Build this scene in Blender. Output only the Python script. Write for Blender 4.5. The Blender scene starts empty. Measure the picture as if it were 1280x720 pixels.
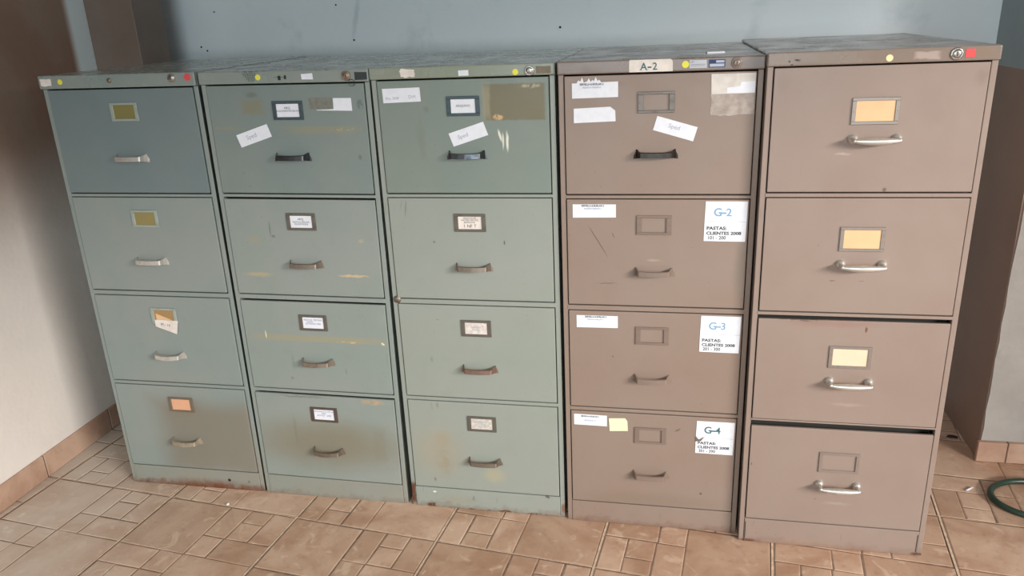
import bpy, bmesh, math, random
from mathutils import Vector, Matrix
random.seed(7)
scene = bpy.context.scene
COL = scene.collection

# ------------------------------------------------------------------ camera
cam = bpy.data.objects.new('camera', bpy.data.cameras.new('camera')); COL.objects.link(cam)
r_, u_, f_ = (0.98041, 0.19248, -0.04179), (-0.02552, 0.33453, 0.94204), (-0.1953, 0.92252, -0.33289)
cam.matrix_world = Matrix(((r_[0], u_[0], -f_[0], 1.76083), (r_[1], u_[1], -f_[1], -1.97251),
                           (r_[2], u_[2], -f_[2], 1.44603), (0, 0, 0, 1)))
cam.data.sensor_width = 36; cam.data.lens = 971.7057 * 36 / 1280; cam.data.clip_start = .05
scene.camera = cam

# ------------------------------------------------------------------ light
def area(name, loc, target, sx, sy, power, col):
    l = bpy.data.lights.new(name, 'AREA'); l.shape = 'RECTANGLE'; l.size = sx; l.size_y = sy
    l.energy = power; l.color = col
    o = bpy.data.objects.new(name, l); COL.objects.link(o); o.location = loc
    o.rotation_euler = (Vector(target) - Vector(loc)).to_track_quat('-Z', 'Y').to_euler()
    return o
# daylight: through the doorway in the right wall; added soft fill at an unseen front window
area('door_daylight', (7.6, -5.0, 3.0), (1.0, 0.0, .6), 3.4, .7, 900, (1.0, .93, .87))
area('front_fill', (1.6, -4.9, 1.75), (1.6, 0, 1.2), 2.3, 1.2, 95, (.80, .93, 1.0))
world = bpy.data.worlds.new('world'); scene.world = world; world.use_nodes = True
world.node_tree.nodes['Background'].inputs[0].default_value = (.75, .87, 1, 1)
world.node_tree.nodes['Background'].inputs[1].default_value = .6
vs = scene.view_settings
vs.view_transform = 'Standard'; vs.look = 'None'; vs.exposure = 0.0; vs.gamma = 1; vs.use_curve_mapping = False

# ------------------------------------------------------------------ materials
def lin(h):
    h = h.lstrip('#'); c = [int(h[i:i+2], 16) / 255 for i in (0, 2, 4)]
    return tuple(x/12.92 if x <= .04045 else ((x+.055)/1.055)**2.4 for x in c)
class NT:
    def __init__(s, name):
        s.m = bpy.data.materials.new(name); s.m.use_nodes = True; s.t = s.m.node_tree
        s.b = s.t.nodes['Principled BSDF']; s.co = s.n('ShaderNodeTexCoord').outputs['Object']
    def n(s, k, **kw):
        n = s.t.nodes.new(k)
        for a, v in kw.items(): setattr(n, a, v)
        return n
    def l(s, a, b): s.t.links.new(a, b)
    def val(s, sock, v):
        if hasattr(v, 'links') or hasattr(v, 'is_linked'): s.l(v, sock)
        else: sock.default_value = v
    def math(s, op, a, b=None, clamp=False):
        n = s.n('ShaderNodeMath', operation=op, use_clamp=clamp); s.val(n.inputs[0], a)
        if b is not None: s.val(n.inputs[1], b)
        return n.outputs[0]
    def noise(s, scale, detail=3, vec=None, rough=.55, dist=0):
        n = s.n('ShaderNodeTexNoise'); n.inputs['Scale'].default_value = scale; n.inputs['Detail'].default_value = detail
        n.inputs['Roughness'].default_value = rough; n.inputs['Distortion'].default_value = dist
        s.l(vec or s.co, n.inputs['Vector']); return n.outputs['Fac'], n.outputs['Color']
    def ramp(s, v, a, b, x=0., y=1.):
        n = s.n('ShaderNodeMapRange', interpolation_type='SMOOTHSTEP'); s.val(n.inputs[0], v)
        for i, q in enumerate((a, b, x, y)): n.inputs[i+1].default_value = q
        return n.outputs[0]
    def mix(s, f, a, b):
        n = s.n('ShaderNodeMix', data_type='RGBA'); s.val(n.inputs[0], f)
        for i, q in ((6, a), (7, b)):
            if isinstance(q, tuple): n.inputs[i].default_value = (*q[:3], 1)
            else: s.l(q, n.inputs[i])
        return n.outputs[2]
    def bump(s, h, strength, dist):
        n = s.n('ShaderNodeBump'); n.inputs['Strength'].default_value = strength; n.inputs['Distance'].default_value = dist
        s.l(h, n.inputs['Height']); s.l(n.outputs[0], s.b.inputs['Normal'])
    def mapped(s, loc=(0, 0, 0), scale=(1, 1, 1), rot=(0, 0, 0), vec=None):
        n = s.n('ShaderNodeMapping', vector_type='TEXTURE'); s.l(vec or s.co, n.inputs[0])
        n.inputs[1].default_value = loc; n.inputs[2].default_value = rot; n.inputs[3].default_value = scale
        return n.outputs[0]

def flat(name, col, rough=.6, metal=0., var=.0, vscale=30):
    q = NT(name); q.b.inputs['Roughness'].default_value = rough; q.b.inputs['Metallic'].default_value = metal
    c = lin(col)
    f, _ = q.noise(vscale, 3)
    k = max(var, .02)
    q.l(q.mix(q.ramp(f, .3, .7), tuple(x*(1-k) for x in c), tuple(min(1, x*(1+k)) for x in c)), q.b.inputs['Base Color'])
    return q.m

def stain(q, col, s):
    """s = dict(c=(x,z), h=(hx,hz), col, a=strength, soft, rot, box, brk=(scale,lo,hi), wob)"""
    wob = s.get('wob', .006)
    _, nc = q.noise(s.get('ws', 45), 2)
    off = q.n('ShaderNodeVectorMath', operation='SUBTRACT'); q.l(nc, off.inputs[0]); off.inputs[1].default_value = (.5, .5, .5)
    sc = q.n('ShaderNodeVectorMath', operation='SCALE'); q.l(off.outputs[0], sc.inputs[0]); sc.inputs['Scale'].default_value = wob*2
    ad = q.n('ShaderNodeVectorMath', operation='ADD'); q.l(q.co, ad.inputs[0]); q.l(sc.outputs[0], ad.inputs[1])
    v = q.mapped((s['c'][0], 0, s['c'][1]), (s['h'][0], 1, s['h'][1]), (0, s.get('rot', 0), 0), ad.outputs[0])
    sp = q.n('ShaderNodeSeparateXYZ'); q.l(v, sp.inputs[0])
    if s.get('box'):
        d = q.math('MAXIMUM', q.math('ABSOLUTE', sp.outputs[0]), q.math('ABSOLUTE', sp.outputs[2]))
    else:
        d = q.math('SQRT', q.math('ADD', q.math('MULTIPLY', sp.outputs[0], sp.outputs[0]), q.math('MULTIPLY', sp.outputs[2], sp.outputs[2])))
    so = s.get('soft', .3)
    m = q.ramp(d, 1-so, 1+so*.3, s.get('a', .7), 0.)
    if 'brk' in s:
        f, _ = q.noise(s['brk'][0], 4, rough=.7); m = q.math('MULTIPLY', m, q.ramp(f, s['brk'][1], s['brk'][2]))
    return q.mix(m, col, lin(s['col']))

def paint(name, base, base2, rough=.42, stains=(), rust=0., grime=.35, dust=None, scratch=.5, low=None, wave=1.):
    """old enamelled sheet steel"""
    q = NT(name)
    f, _ = q.noise(3.2, 4); col = q.mix(q.ramp(f, .35, .65), lin(base), lin(base2))
    f2, _ = q.noise(17, 5, rough=.7)
    col = q.mix(q.ramp(f2, .5, .8, 0, grime*.35), col, lin('#5b564a'))
    if scratch and not dust:
        v = q.mapped(scale=(.012, .1, .11)); f3, _ = q.noise(1, 2, v)
        col = q.mix(q.ramp(f3, .69, .74, 0, scratch*.35), col, lin('#4a463e'))
        f4, _ = q.noise(120, 2); col = q.mix(q.ramp(f4, .735, .76, 0, scratch), col, lin('#3b332b'))
    if low:
        sp = q.n('ShaderNodeSeparateXYZ'); q.l(q.co, sp.inputs[0])
        fl, _ = q.noise(7, 4)
        m = q.math('MULTIPLY', q.ramp(sp.outputs[2], low[1], low[2], low[3], 0), q.ramp(fl, .3, .7, .5, 1))
        col = q.mix(m, col, lin(low[0]))
    for s in stains: col = stain(q, col, s)
    if rust:
        sp = q.n('ShaderNodeSeparateXYZ'); q.l(q.co, sp.inputs[0])
        f5, _ = q.noise(28, 5, rough=.7)
        h = q.math('SUBTRACT', q.math('ADD', sp.outputs[2], q.math('MULTIPLY', f5, -.07)), 0)
        col = q.mix(q.ramp(h, -.030, -.012, rust, 0), col, lin('#6a4028'))
        col = q.mix(q.ramp(h, -.045, -.028, rust, 0), col, lin('#43291c'))
    if dust:
        g = q.n('ShaderNodeNewGeometry'); sn = q.n('ShaderNodeSeparateXYZ'); q.l(g.outputs['Normal'], sn.inputs[0])
        fd, _ = q.noise(6, 5, rough=.65, dist=.5)
        m = q.math('MULTIPLY', q.ramp(sn.outputs[2], .7, .95), q.ramp(fd, .25, .7, .75, 1))
        col = q.mix(m, col, lin(dust))
    q.l(col, q.b.inputs['Base Color'])
    fr, _ = q.noise(9, 4); q.l(q.ramp(fr, .3, .7, rough-.06, rough+.12), q.b.inputs['Roughness'])
    if dust: return q.m
    fb, _ = q.noise(5.5, 2); fb2, _ = q.noise(420, 1)
    q.bump(q.math('ADD', fb, q.math('MULTIPLY', fb2, .012)), .12 if dust else .35, .006)
    return q.m

def metal(name, col, col2, rough=.3, met=1., sc=35):
    q = NT(name); f, _ = q.noise(sc, 4, rough=.7)
    q.l(q.mix(q.ramp(f, .45, .75, 0, .7), lin(col), lin(col2)), q.b.inputs['Base Color'])
    q.l(q.ramp(f, .4, .75, rough, rough+.15), q.b.inputs['Roughness']); q.b.inputs['Metallic'].default_value = met
    return q.m

def plaster(name, c1, c2, sc=2.2, rough=.75, bump=.35, patches=None, extra=None):
    q = NT(name); f, _ = q.noise(sc, 5, rough=.6); col = q.mix(q.ramp(f, .3, .7), lin(c1), lin(c2))
    if patches:
        f, _ = q.noise(patches[0], 6, rough=.6, dist=.4); col = q.mix(q.ramp(f, patches[1], patches[1]+.12, 0, patches[3]), col, lin(patches[2]))
    for s in (extra or ()): col = stain(q, col, s)
    q.l(col, q.b.inputs['Base Color']); q.b.inputs['Roughness'].default_value = rough
    f, _ = q.noise(26, 4); f2, _ = q.noise(4, 3)
    q.bump(q.math('ADD', f, q.math('MULTIPLY', f2, 2.)), bump, .004)
    return q.m

# ------------------------------------------------------------------ mesh helpers
def add_box(bm, x0, x1, y0, y1, z0, z1, bev=0., mat=0, seg=2):
    vs_ = [bm.verts.new((x, y, z)) for z in (z0, z1) for y in (y0, y1) for x in (x0, x1)]
    F = [(0, 2, 3, 1), (4, 5, 7, 6), (0, 1, 5, 4), (2, 6, 7, 3), (0, 4, 6, 2), (1, 3, 7, 5)]
    fs = [bm.faces.new([vs_[i] for i in f]) for f in F]
    for f in fs: f.material_index = mat
    if bev:
        es = list({e for f in fs for e in f.edges})
        bmesh.ops.bevel(bm, geom=es, offset=bev, segments=seg, affect='EDGES', profile=.5)
def add_poly(bm, pts, y, th=.0006, mat=0):
    """outline in x,z, facing -y, extruded back by th"""
    a = [bm.verts.new((p[0], y, p[1])) for p in pts]; b = [bm.verts.new((p[0], y+th, p[1])) for p in pts]
    area2 = sum(pts[i][0]*pts[(i+1) % len(pts)][1] - pts[(i+1) % len(pts)][0]*pts[i][1] for i in range(len(pts)))
    if area2 < 0: a.reverse(); b.reverse()
    f = bm.faces.new(a); g = bm.faces.new(b[::-1]); f.material_index = g.material_index = mat
    n = len(a)
    for i in range(n):
        h = bm.faces.new((a[i], b[i], b[(i+1) % n], a[(i+1) % n])); h.material_index = mat
def frame(x0, x1, z0, z1, t, bm, y, th, mat=0, tl=None):
    tl = tl or t
    add_box(bm, x0, x1, y, y+th, z1-t, z1, .0008, mat, 1); add_box(bm, x0, x1, y, y+th, z0, z0+t, .0008, mat, 1)
    add_box(bm, x0, x0+tl, y, y+th, z0+t*.98, z1-t*.98, .0008, mat, 1); add_box(bm, x1-tl, x1, y, y+th, z0+t*.98, z1-t*.98, .0008, mat, 1)
def add_tube(bm, pts, rad, seg=12, mat=0, cap=True):
    pts = [Vector(p) for p in pts]; rr = rad if isinstance(rad, (list, tuple)) else [rad]*len(pts)
    rings = []; prev = None
    for i, p in enumerate(pts):
        t = (pts[min(i+1, len(pts)-1)] - pts[max(i-1, 0)]).normalized()
        ref = prev if prev is not None else (Vector((0, 0, 1)) if abs(t.z) < .9 else Vector((1, 0, 0)))
        a = (ref - t*ref.dot(t)).normalized(); prev = a; b = t.cross(a)
        rings.append([bm.verts.new(p + (a*math.cos(2*math.pi*k/seg) + b*math.sin(2*math.pi*k/seg))*rr[i]) for k in range(seg)])
    for i in range(len(rings)-1):
        for k in range(seg):
            f = bm.faces.new((rings[i][k], rings[i][(k+1) % seg], rings[i+1][(k+1) % seg], rings[i+1][k])); f.smooth = True; f.material_index = mat
    if cap:
        for r, rev in ((rings[0], True), (rings[-1], False)):
            f = bm.faces.new(r[::-1] if rev else r); f.material_index = mat
def add_lathe(bm, c, prof, seg=20, mat=0):
    """profile (radius, out) revolved about -y through c"""
    rings = [[bm.verts.new((c[0]+r*math.cos(2*math.pi*k/seg), c[1]-o, c[2]+r*math.sin(2*math.pi*k/seg))) for k in range(seg)] for r, o in prof]
    for i in range(len(rings)-1):
        for k in range(seg):
            f = bm.faces.new((rings[i][k], rings[i][(k+1) % seg], rings[i+1][(k+1) % seg], rings[i+1][k])); f.smooth = True; f.material_index = mat
    f = bm.faces.new(rings[-1]); f.material_index = mat
def obj(name, bm, mats, parent=None, label=None, fix=True):
    if fix: bmesh.ops.recalc_face_normals(bm, faces=bm.faces)
    me = bpy.data.meshes.new(name); bm.to_mesh(me); bm.free()
    for m in (mats if isinstance(mats, (list, tuple)) else [mats]): me.materials.append(m)
    o = bpy.data.objects.new(name, me); COL.objects.link(o)
    if parent: o.parent = parent
    if label: o['label'] = label
    return o
def text_into(bm, s, x, z, size, y, mat, align='CENTER', rot=0., sx=1., bold=0.):
    """lettering laid on the plane y, baseline centre at x,z, merged into bm"""
    cu = bpy.data.curves.new('t', 'FONT'); cu.body = s; cu.size = size; cu.align_x = align; cu.resolution_u = 3; cu.offset = bold
    o = bpy.data.objects.new('t', cu); COL.objects.link(o)
    bpy.context.view_layer.update()
    me = bpy.data.meshes.new_from_object(o.evaluated_get(bpy.context.evaluated_depsgraph_get()))
    cr, sr = math.cos(rot), math.sin(rot)
    vv = []
    for v in me.vertices:
        a, b = v.co.x*sx, v.co.y
        vv.append(bm.verts.new((x + a*cr - b*sr, y, z + a*sr + b*cr)))
    for p in me.polygons:
        try: f = bm.faces.new([vv[i] for i in p.vertices]); f.material_index = mat
        except ValueError: pass
    COL.objects.unlink(o); bpy.data.objects.remove(o); bpy.data.curves.remove(cu); bpy.data.meshes.remove(me)
def thing(o, label, cat, group=None):
    o['label'] = label; o['category'] = cat
    if group: o['group'] = group
    return o
def struct(o): o['kind'] = 'structure'; return o

# ------------------------------------------------------------------ room shell
XL, XR, YF, ZC = -.33, 4.3, -4.6, 2.75
def yb(x): return 1.01 - .04*(x+.3)                      # back wall plane
mWallB = plaster('blue_grey_plaster', '#d3dde1', '#d8dfe1', 1.7, .6, .25, (3.5, .58, '#aebcc0', .4),
                 [dict(c=(.58, 1.46), h=(.012, .10), col='#aab8bc', a=.5, soft=.8, rot=.25), dict(c=(.8, 1.30), h=(1.3, .06), col='#98a5a5', a=.55, soft=.9, box=True)])
mWallL = plaster('white_plaster', '#e2dbd3', '#d9d2cb', 2.5, .8, .3)
# the left wall: white plaster turning brown towards the top, bluish white at its far end
q = NT('left_wall_plaster'); sp = q.n('ShaderNodeSeparateXYZ'); q.l(q.co, sp.inputs[0])
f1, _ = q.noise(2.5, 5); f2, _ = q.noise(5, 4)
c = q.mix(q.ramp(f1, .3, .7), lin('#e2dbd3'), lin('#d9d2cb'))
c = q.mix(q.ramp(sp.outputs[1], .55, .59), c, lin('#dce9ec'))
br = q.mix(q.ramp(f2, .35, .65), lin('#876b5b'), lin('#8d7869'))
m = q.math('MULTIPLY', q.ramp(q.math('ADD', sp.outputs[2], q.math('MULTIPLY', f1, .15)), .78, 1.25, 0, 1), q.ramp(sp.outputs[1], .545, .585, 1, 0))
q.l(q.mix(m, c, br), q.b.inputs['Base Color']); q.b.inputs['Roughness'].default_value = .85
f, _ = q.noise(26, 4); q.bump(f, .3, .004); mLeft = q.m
mWhite = plaster('chipped_white_plaster', '#a5a09a', '#9a958f', 6, .8, .6, (9, .6, '#88837c', .5))
mBrownWall = plaster('brown_wall_paint', '#957c6c', '#8c7466', 3, .6, .3)
mUpper = plaster('grey_blue_paint', '#8a979b', '#929fa1', 3, .6, .3)
mCeil = plaster('ceiling_paint', '#cfcfca', '#c8c8c4', 2, .8, .2)

bm = bmesh.new()
x0, x1 = -.48, 2.775
v = [(x0, yb(x0)), (x1, yb(x1)), (x1, yb(x1)+.15), (x0, yb(x0)+.15)]
lo = [bm.verts.new((a, b, 0)) for a, b in v]; hi = [bm.verts.new((a, b, ZC)) for a, b in v]
bm.faces.new(lo[::-1]); bm.faces.new(hi)
for i in range(4): bm.faces.new((lo[i], lo[(i+1) % 4], hi[(i+1) % 4], hi[i]))
wall_back = struct(obj('wall_back', bm, mWallB))
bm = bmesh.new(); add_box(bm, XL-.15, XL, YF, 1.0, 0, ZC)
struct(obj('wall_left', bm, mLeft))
# right pier: brown dado side, blue grey above, white front
bm = bmesh.new()
for (z0, z1, mm) in ((0, 1.227, 0), (1.227, ZC, 1)):
    add_box(bm, 2.775, 3.0, .5, 1.05, z0, z1, 0, mm)
pts = [(2.775, .0)]                                       # ragged coat of white plaster on the front face
n = 46
for i in range(n+1):
    z = ZC*i/n; pts.append((2.776 + random.uniform(0, .006) + (.004 if .8 < z < 1. else 0), z))
pts += [(XR, ZC), (XR, 0)]
add_poly(bm, pts[1:], .494, .006, 2)
add_box(bm, 3.0, XR, .5, 1.05, 0, ZC, 0, 2)
struct(obj('wall_right_pier', bm, [mBrownWall, mUpper, mWhite]))
# right wall with doorway y -3.6..-1.3, lintel at 2.15
bm = bmesh.new()
add_box(bm, XR, XR+.15, -1.2, .6, 0, ZC); add_box(bm, XR, XR+.15, YF, -3.9, 0, ZC); add_box(bm, XR, XR+.15, -3.9, -1.2, 2.08, ZC)
struct(obj('wall_right', bm, mWallL))
bm = bmesh.new()
add_box(bm, XL, .3, YF-.15, YF, 0, ZC); add_box(bm, 2.9, XR+.15, YF-.15, YF, 0, ZC)
add_box(bm, .3, 2.9, YF-.15, YF, 0, 1.0); add_box(bm, .3, 2.9, YF-.15, YF, 2.4, ZC)
struct(obj('wall_front', bm, mWallL))
bm = bmesh.new(); add_box(bm, XL-.15, XR+.15, YF-.15, 1.2, ZC, ZC+.12)
struct(obj('ceiling', bm, mCeil))

# brown pillar by the back wall, left
bm = bmesh.new(); add_box(bm, -.329, -.136, .66, .835, 0, ZC-.001, .002)
struct(obj('trim_pillar', bm, plaster('brown_pillar_paint', '#7b6b60', '#6f6056', 4, .5, .2)))
# dark casing at the right edge
bm = bmesh.new(); add_box(bm, 2.937, 2.99, .470, .494, .085, 2.1, .003)
struct(obj('trim_casing', bm, flat('dark_brown_wood', '#54362c', .5)))

# little plug holes in the back wall
mHole = flat('plug_hole_black', '#20262a', .9)
for (x, z, rr) in ((-.02, 1.50, .0030), (-.103, 1.37, .0035), (-.078, 1.355, .0035), (.503, 1.504, .0032), (.563, 1.375, .0035), (1.362, 1.392, .0042)):
    bm = bmesh.new(); add_lathe(bm, (x, yb(x)+.002, z), [(rr, 0), (rr, .0045), (rr*.4, .0048)], 10)
    obj('plug_hole', bm, mHole, wall_back)

# ------------------------------------------------------------------ floor
th = math.radians(-6.0); ct, st = math.cos(th), math.sin(th); PT = .468; OX, OY = .187, -.066
def fl(a, b): return (OX + a*ct - b*st, OY + a*st + b*ct)
Q = PT/2
up = [(0, 0, .072, .148), (.072, 0, .152, .064), (.072, .064, .152, .148), (.152, 0, Q, .148), (0, .148, .155, Q), (.155, .148, Q, Q)]
dn = [(0, .09, .078, Q), (.078, .172, .155, Q), (.078, .09, .155, .172), (.155, .09, Q, Q), (0, 0, .076, .09), (.076, 0, Q, .09)]
pieces = []
for i in range(-5, 11):
    for j in range(-11, 4):
        a0, b0 = i*PT, j*PT
        P_ = [(a+0, b+0, c, d) for a, b, c, d in up] + [(Q, 0, PT, Q), (0, Q, Q, PT)] + [(a+Q, b+Q, c+Q, d+Q) for a, b, c, d in dn]
        for (a, b, c, d) in P_:
            g = .0016
            l = .0052 if a == 0 else g; r = .0052 if abs(c-PT) < 1e-6 else g
            bo = .0032 if b == 0 else g; t = .0032 if abs(d-PT) < 1e-6 else g
            cx, cy = fl(a0+(a+c)/2, b0+(b+d)/2)
            if not (-1.3 < cx < XR+.3 and YF-.2 < cy < 1.25): continue
            pieces.append((a0+a+l, b0+b+bo, a0+c-r, b0+d-t, random.random(), (d-b)*(c-a)))
verts, faces, cols, mi = [], [], [], []
def jit(): return random.uniform(-.0016, .0016)
for (a, b, c, d, rnd, ar) in pieces:
    k = len(verts); e = .0030
    cn = [(a+jit(), b+jit()), (c+jit(), b+jit()), (c+jit(), d+jit()), (a+jit(), d+jit())]
    ctr = ((a+c)/2, (b+d)/2)
    for (p, q) in cn: verts.append((*fl(p, q), -.0012))
    for (p, q) in cn:
        p2 = p + (e if p < ctr[0] else -e); q2 = q + (e if q < ctr[1] else -e)
        verts.append((*fl(p2, q2), 0))
    fs = [(4, 5, 6, 7), (0, 1, 5, 4), (1, 2, 6, 5), (2, 3, 7, 6), (3, 0, 4, 7)]
    for f in fs: faces.append(tuple(k+i for i in f)); cols.append(rnd); mi.append(0)
def strip(a0, a1, b0, b1, z, m):
    k = len(verts)
    for (p, q) in ((a0, b0), (a1, b0), (a1, b1), (a0, b1)): verts.append((*fl(p, q), z))
    faces.append((k, k+1, k+2, k+3)); cols.append(.5); mi.append(m)
for i in range(-3, 10): strip(i*PT-.0030, i*PT+.0030, -5, 2.2, .0007, 2)
for j in range(-10, 4): strip(-2, 5, j*PT-.0014, j*PT+.0014, .0003, 2)
k = len(verts); verts += [(XL-.15, YF-.15, -.0011), (XR+.15, YF-.15, -.0011), (XR+.15, 1.2, -.0011), (XL-.15, 1.2, -.0011),
                          (XL-.15, YF-.15, -.08), (XR+.15, YF-.15, -.08), (XR+.15, 1.2, -.08), (XL-.15, 1.2, -.08)]
for f in ((0, 1, 2, 3), (7, 6, 5, 4), (0, 4, 5, 1), (1, 5, 6, 2), (2, 6, 7, 3), (3, 7, 4, 0)):
    faces.append(tuple(k+i for i in f)); cols.append(.5); mi.append(1)
me = bpy.data.meshes.new('floor'); me.from_pydata(verts, [], faces)
at = me.attributes.new('tile_tone', 'FLOAT', 'FACE'); at.data.foreach_set('value', cols)
me.polygons.foreach_set('material_index', mi)

q = NT('terracotta_tile')
ta = q.n('ShaderNodeAttribute', attribute_name='tile_tone')
sp = q.n('ShaderNodeSeparateXYZ'); q.l(q.co, sp.inputs[0])
f1, _ = q.noise(5.5, 6, rough=.6, dist=.8); f2, _ = q.noise(34, 5, rough=.65); f3, _ = q.noise(13, 4, dist=1.5)
c = q.mix(q.ramp(f1, .32, .68), lin('#b18d75'), lin('#d0b29b'))
c = q.mix(q.ramp(ta.outputs['Fac'], 0, 1, 0, .40), c, lin('#98765b'))
c = q.mix(q.ramp(f3, .56, .70, 0, .55), c, lin('#dbc2aa'))
c = q.mix(q.ramp(f2, .52, .75, 0, .35), c, lin('#8a6850'))
# grey dust on the side towards the left wall and out towards the room's middle
m = q.math('MULTIPLY', q.ramp(sp.outputs[0], -.35, .60, .95, .0), q.ramp(f1, .2, .7, .5, 1))
c = q.mix(m, c, lin('#c6bbae'))
f4, _ = q.noise(11, 5, rough=.75); c = q.mix(q.math('MULTIPLY', q.ramp(f4, .60, .66, 0, .8), q.ramp(sp.outputs[0], -.3, .4, 1, .0)), c, lin('#d6cdc2'))
q.l(c, q.b.inputs['Base Color'])
q.l(q.ramp(f2, .3, .7, .36, .55), q.b.inputs['Roughness'])
q.bump(q.math('ADD', f1, q.math('MULTIPLY', f2, .35)), .5, .0035)
mTile = q.m
me.materials.append(mTile)
me.materials.append(flat('dirty_grout', '#7d6858', .9, 0, .3, 40))
me.materials.append(flat('pale_grout', '#d3b9a0', .9, 0, .2, 50))
o = bpy.data.objects.new('floor', me); COL.objects.link(o); struct(o)

# baseboards
q = NT('skirting_tile'); f1, _ = q.noise(6, 5, dist=.6); f2, _ = q.noise(30, 4)
c = q.mix(q.ramp(f1, .35, .65), lin('#a88672'), lin('#bd9f8a')); c = q.mix(q.ramp(f2, .55, .75, 0, .35), c, lin('#8e7260'))
q.l(c, q.b.inputs['Base Color']); q.b.inputs['Roughness'].default_value = .5; mSkirt = q.m
mDirt = flat('dark_joint', '#55463b', .9)
bm = bmesh.new(); y = -4.55
ys = [-.016 + .33*k for k in range(-14, 4)]
for k in range(len(ys)):
    a, b = ys[k]+.002, min(ys[k]+.328, .655)
    if b-a > .02: add_box(bm, XL, XL+.010, a, b, .001, .084, .0015, 0, 1)
add_box(bm, XL, XL+.0075, ys[0], .655, .001, .083, 0, 1)
struct(obj('baseboard_left', bm, [mSkirt, mDirt]))
bm = bmesh.new()
add_box(bm, 2.766, 2.852, .478, .4935, .001, .072, .0015, 0, 1); add_box(bm, 2.855, 3.16, .478, .4935, .001, .072, .0015, 0, 1)
add_box(bm, 3.163, 3.47, .478, .4935, .001, .072, .0015, 0, 1); add_box(bm, 2.768, 3.47, .481, .4935, .001, .0715, 0, 1)
struct(obj('baseboard_right', bm, [mSkirt, mDirt]))

# ------------------------------------------------------------------ cabinets
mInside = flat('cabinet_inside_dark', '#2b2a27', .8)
mPaper = flat('white_paper', '#dfe2e9', .7, 0, .03, 60)
mPaperWarm = flat('aged_paper', '#ddd5cc', .75, 0, .08, 50)
mInk = flat('black_ink', '#3a3d44', .8); mInkBlue = flat('blue_ink', '#5b6f9a', .8)
mInkPale = flat('faded_grey_ink', '#9aa2b2', .8); mInkTeal = flat('teal_letter_ink', '#3f6871', .8); mInkSky = flat('pale_blue_letter_ink', '#7da3c2', .8)
mYellow = flat('yellow_dot', '#e2dc4a', .6); mRed = flat('red_dot', '#d8484a', .6); mPaleYellow = flat('pale_dot', '#e6d9a8', .6)
mChrome = metal('worn_chrome', '#cfccc6', '#a9a59e', .34, .75)
mChromeDark = metal('tarnished_chrome', '#55575a', '#2c2b2b', .3)
mBronze = metal('worn_brown_metal', '#8b8074', '#6d6258', .42, .8)
mLock = metal('lock_steel', '#b5b2ab', '#77736d', .3, 1., 200)
mBlack = flat('keyhole_black', '#151515', .6)
mRust = flat('rust', '#6b3f2b', .9, 0, .4, 60)

TOPS = [1.2935, .985, .677, .371]; BOTS = [.998, .695, .386, .072]
TOPS5 = [1.301, .997, .685, .376]; BOTS5 = [1.011, .7045, .395, .079]

def make_body(i, root, w, h, dep, mats, five=False, slot=False):
    bm = bmesh.new(); g = .0135
    t5, b5 = (TOPS5, BOTS5) if five else (TOPS, BOTS)
    band = (1.304 if five else 1.2965)
    # side, back and bottom sheets, folded front stiles
    add_box(bm, 0, .0012, .002, dep, 0, h-.002); add_box(bm, w-.0012, w, .002, dep, 0, h-.002)
    add_box(bm, 0, w, dep-.0012, dep, 0, h-.002); add_box(bm, .0012, w-.0012, .03, dep-.002, .02, .0215, 0, 1)
    add_box(bm, 0, g, 0, .018, 0, band, .0016); add_box(bm, w-g, w, 0, .018, 0, band, .0016)
    for k in range(3):                                    # rails between the drawers
        top = b5[k]-.0030; bot = t5[k+1] + (.0022 if not five else (.0022 if k == 0 else (.0085 if k == 1 else .0130)))
        if five and k == 2: top = b5[k]-.0015
        add_box(bm, g-.001, w-g+.001, -.0012, .016, bot, top, .001)
    add_box(bm, g+.0005, w-g-.0005, -.0018, .016, 0.0, b5[3]-.0032, .0012)   # kick plate
    if slot:
        for x in (g+.003, w-g-.003): add_box(bm, x-.001, x+.001, -.0024, -.0017, .010, .066, 0, 1)
    o = obj('body', bm, mats, root)
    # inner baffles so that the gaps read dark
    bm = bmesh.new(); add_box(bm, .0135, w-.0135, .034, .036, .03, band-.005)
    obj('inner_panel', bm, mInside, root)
    return o
def make_top(root, w, h, dep, mat, five=False, dx=0.):
    bm = bmesh.new(); z0 = 1.3045 if five else 1.2975
    add_box(bm, -.0018+dx, w+.0018+dx, -.0065, dep+.002, z0, h, .0035, 0, 3)
    return obj('top', bm, mat, root)

def make_drawer(root, k, w, mat, five=False, sag=0., tilt=0.):
    t5, b5 = (TOPS5, BOTS5) if five else (TOPS, BOTS)
    x0_, x1_ = .0158, w-.0158
    bm = bmesh.new()
    add_box(bm, x0_, x1_, -.0035, .0045, b5[k]+.0012, t5[k]-sag, .0016, 0, 3)
    add_box(bm, x0_+.006, x1_-.006, .0045, .033, b5[k]+.012, t5[k]-.03, 0, 1)
    o = obj('drawer', bm, [mat, mInside], root)
    if tilt: o.rotation_euler = (0, 0, 0)
    return o

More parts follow.
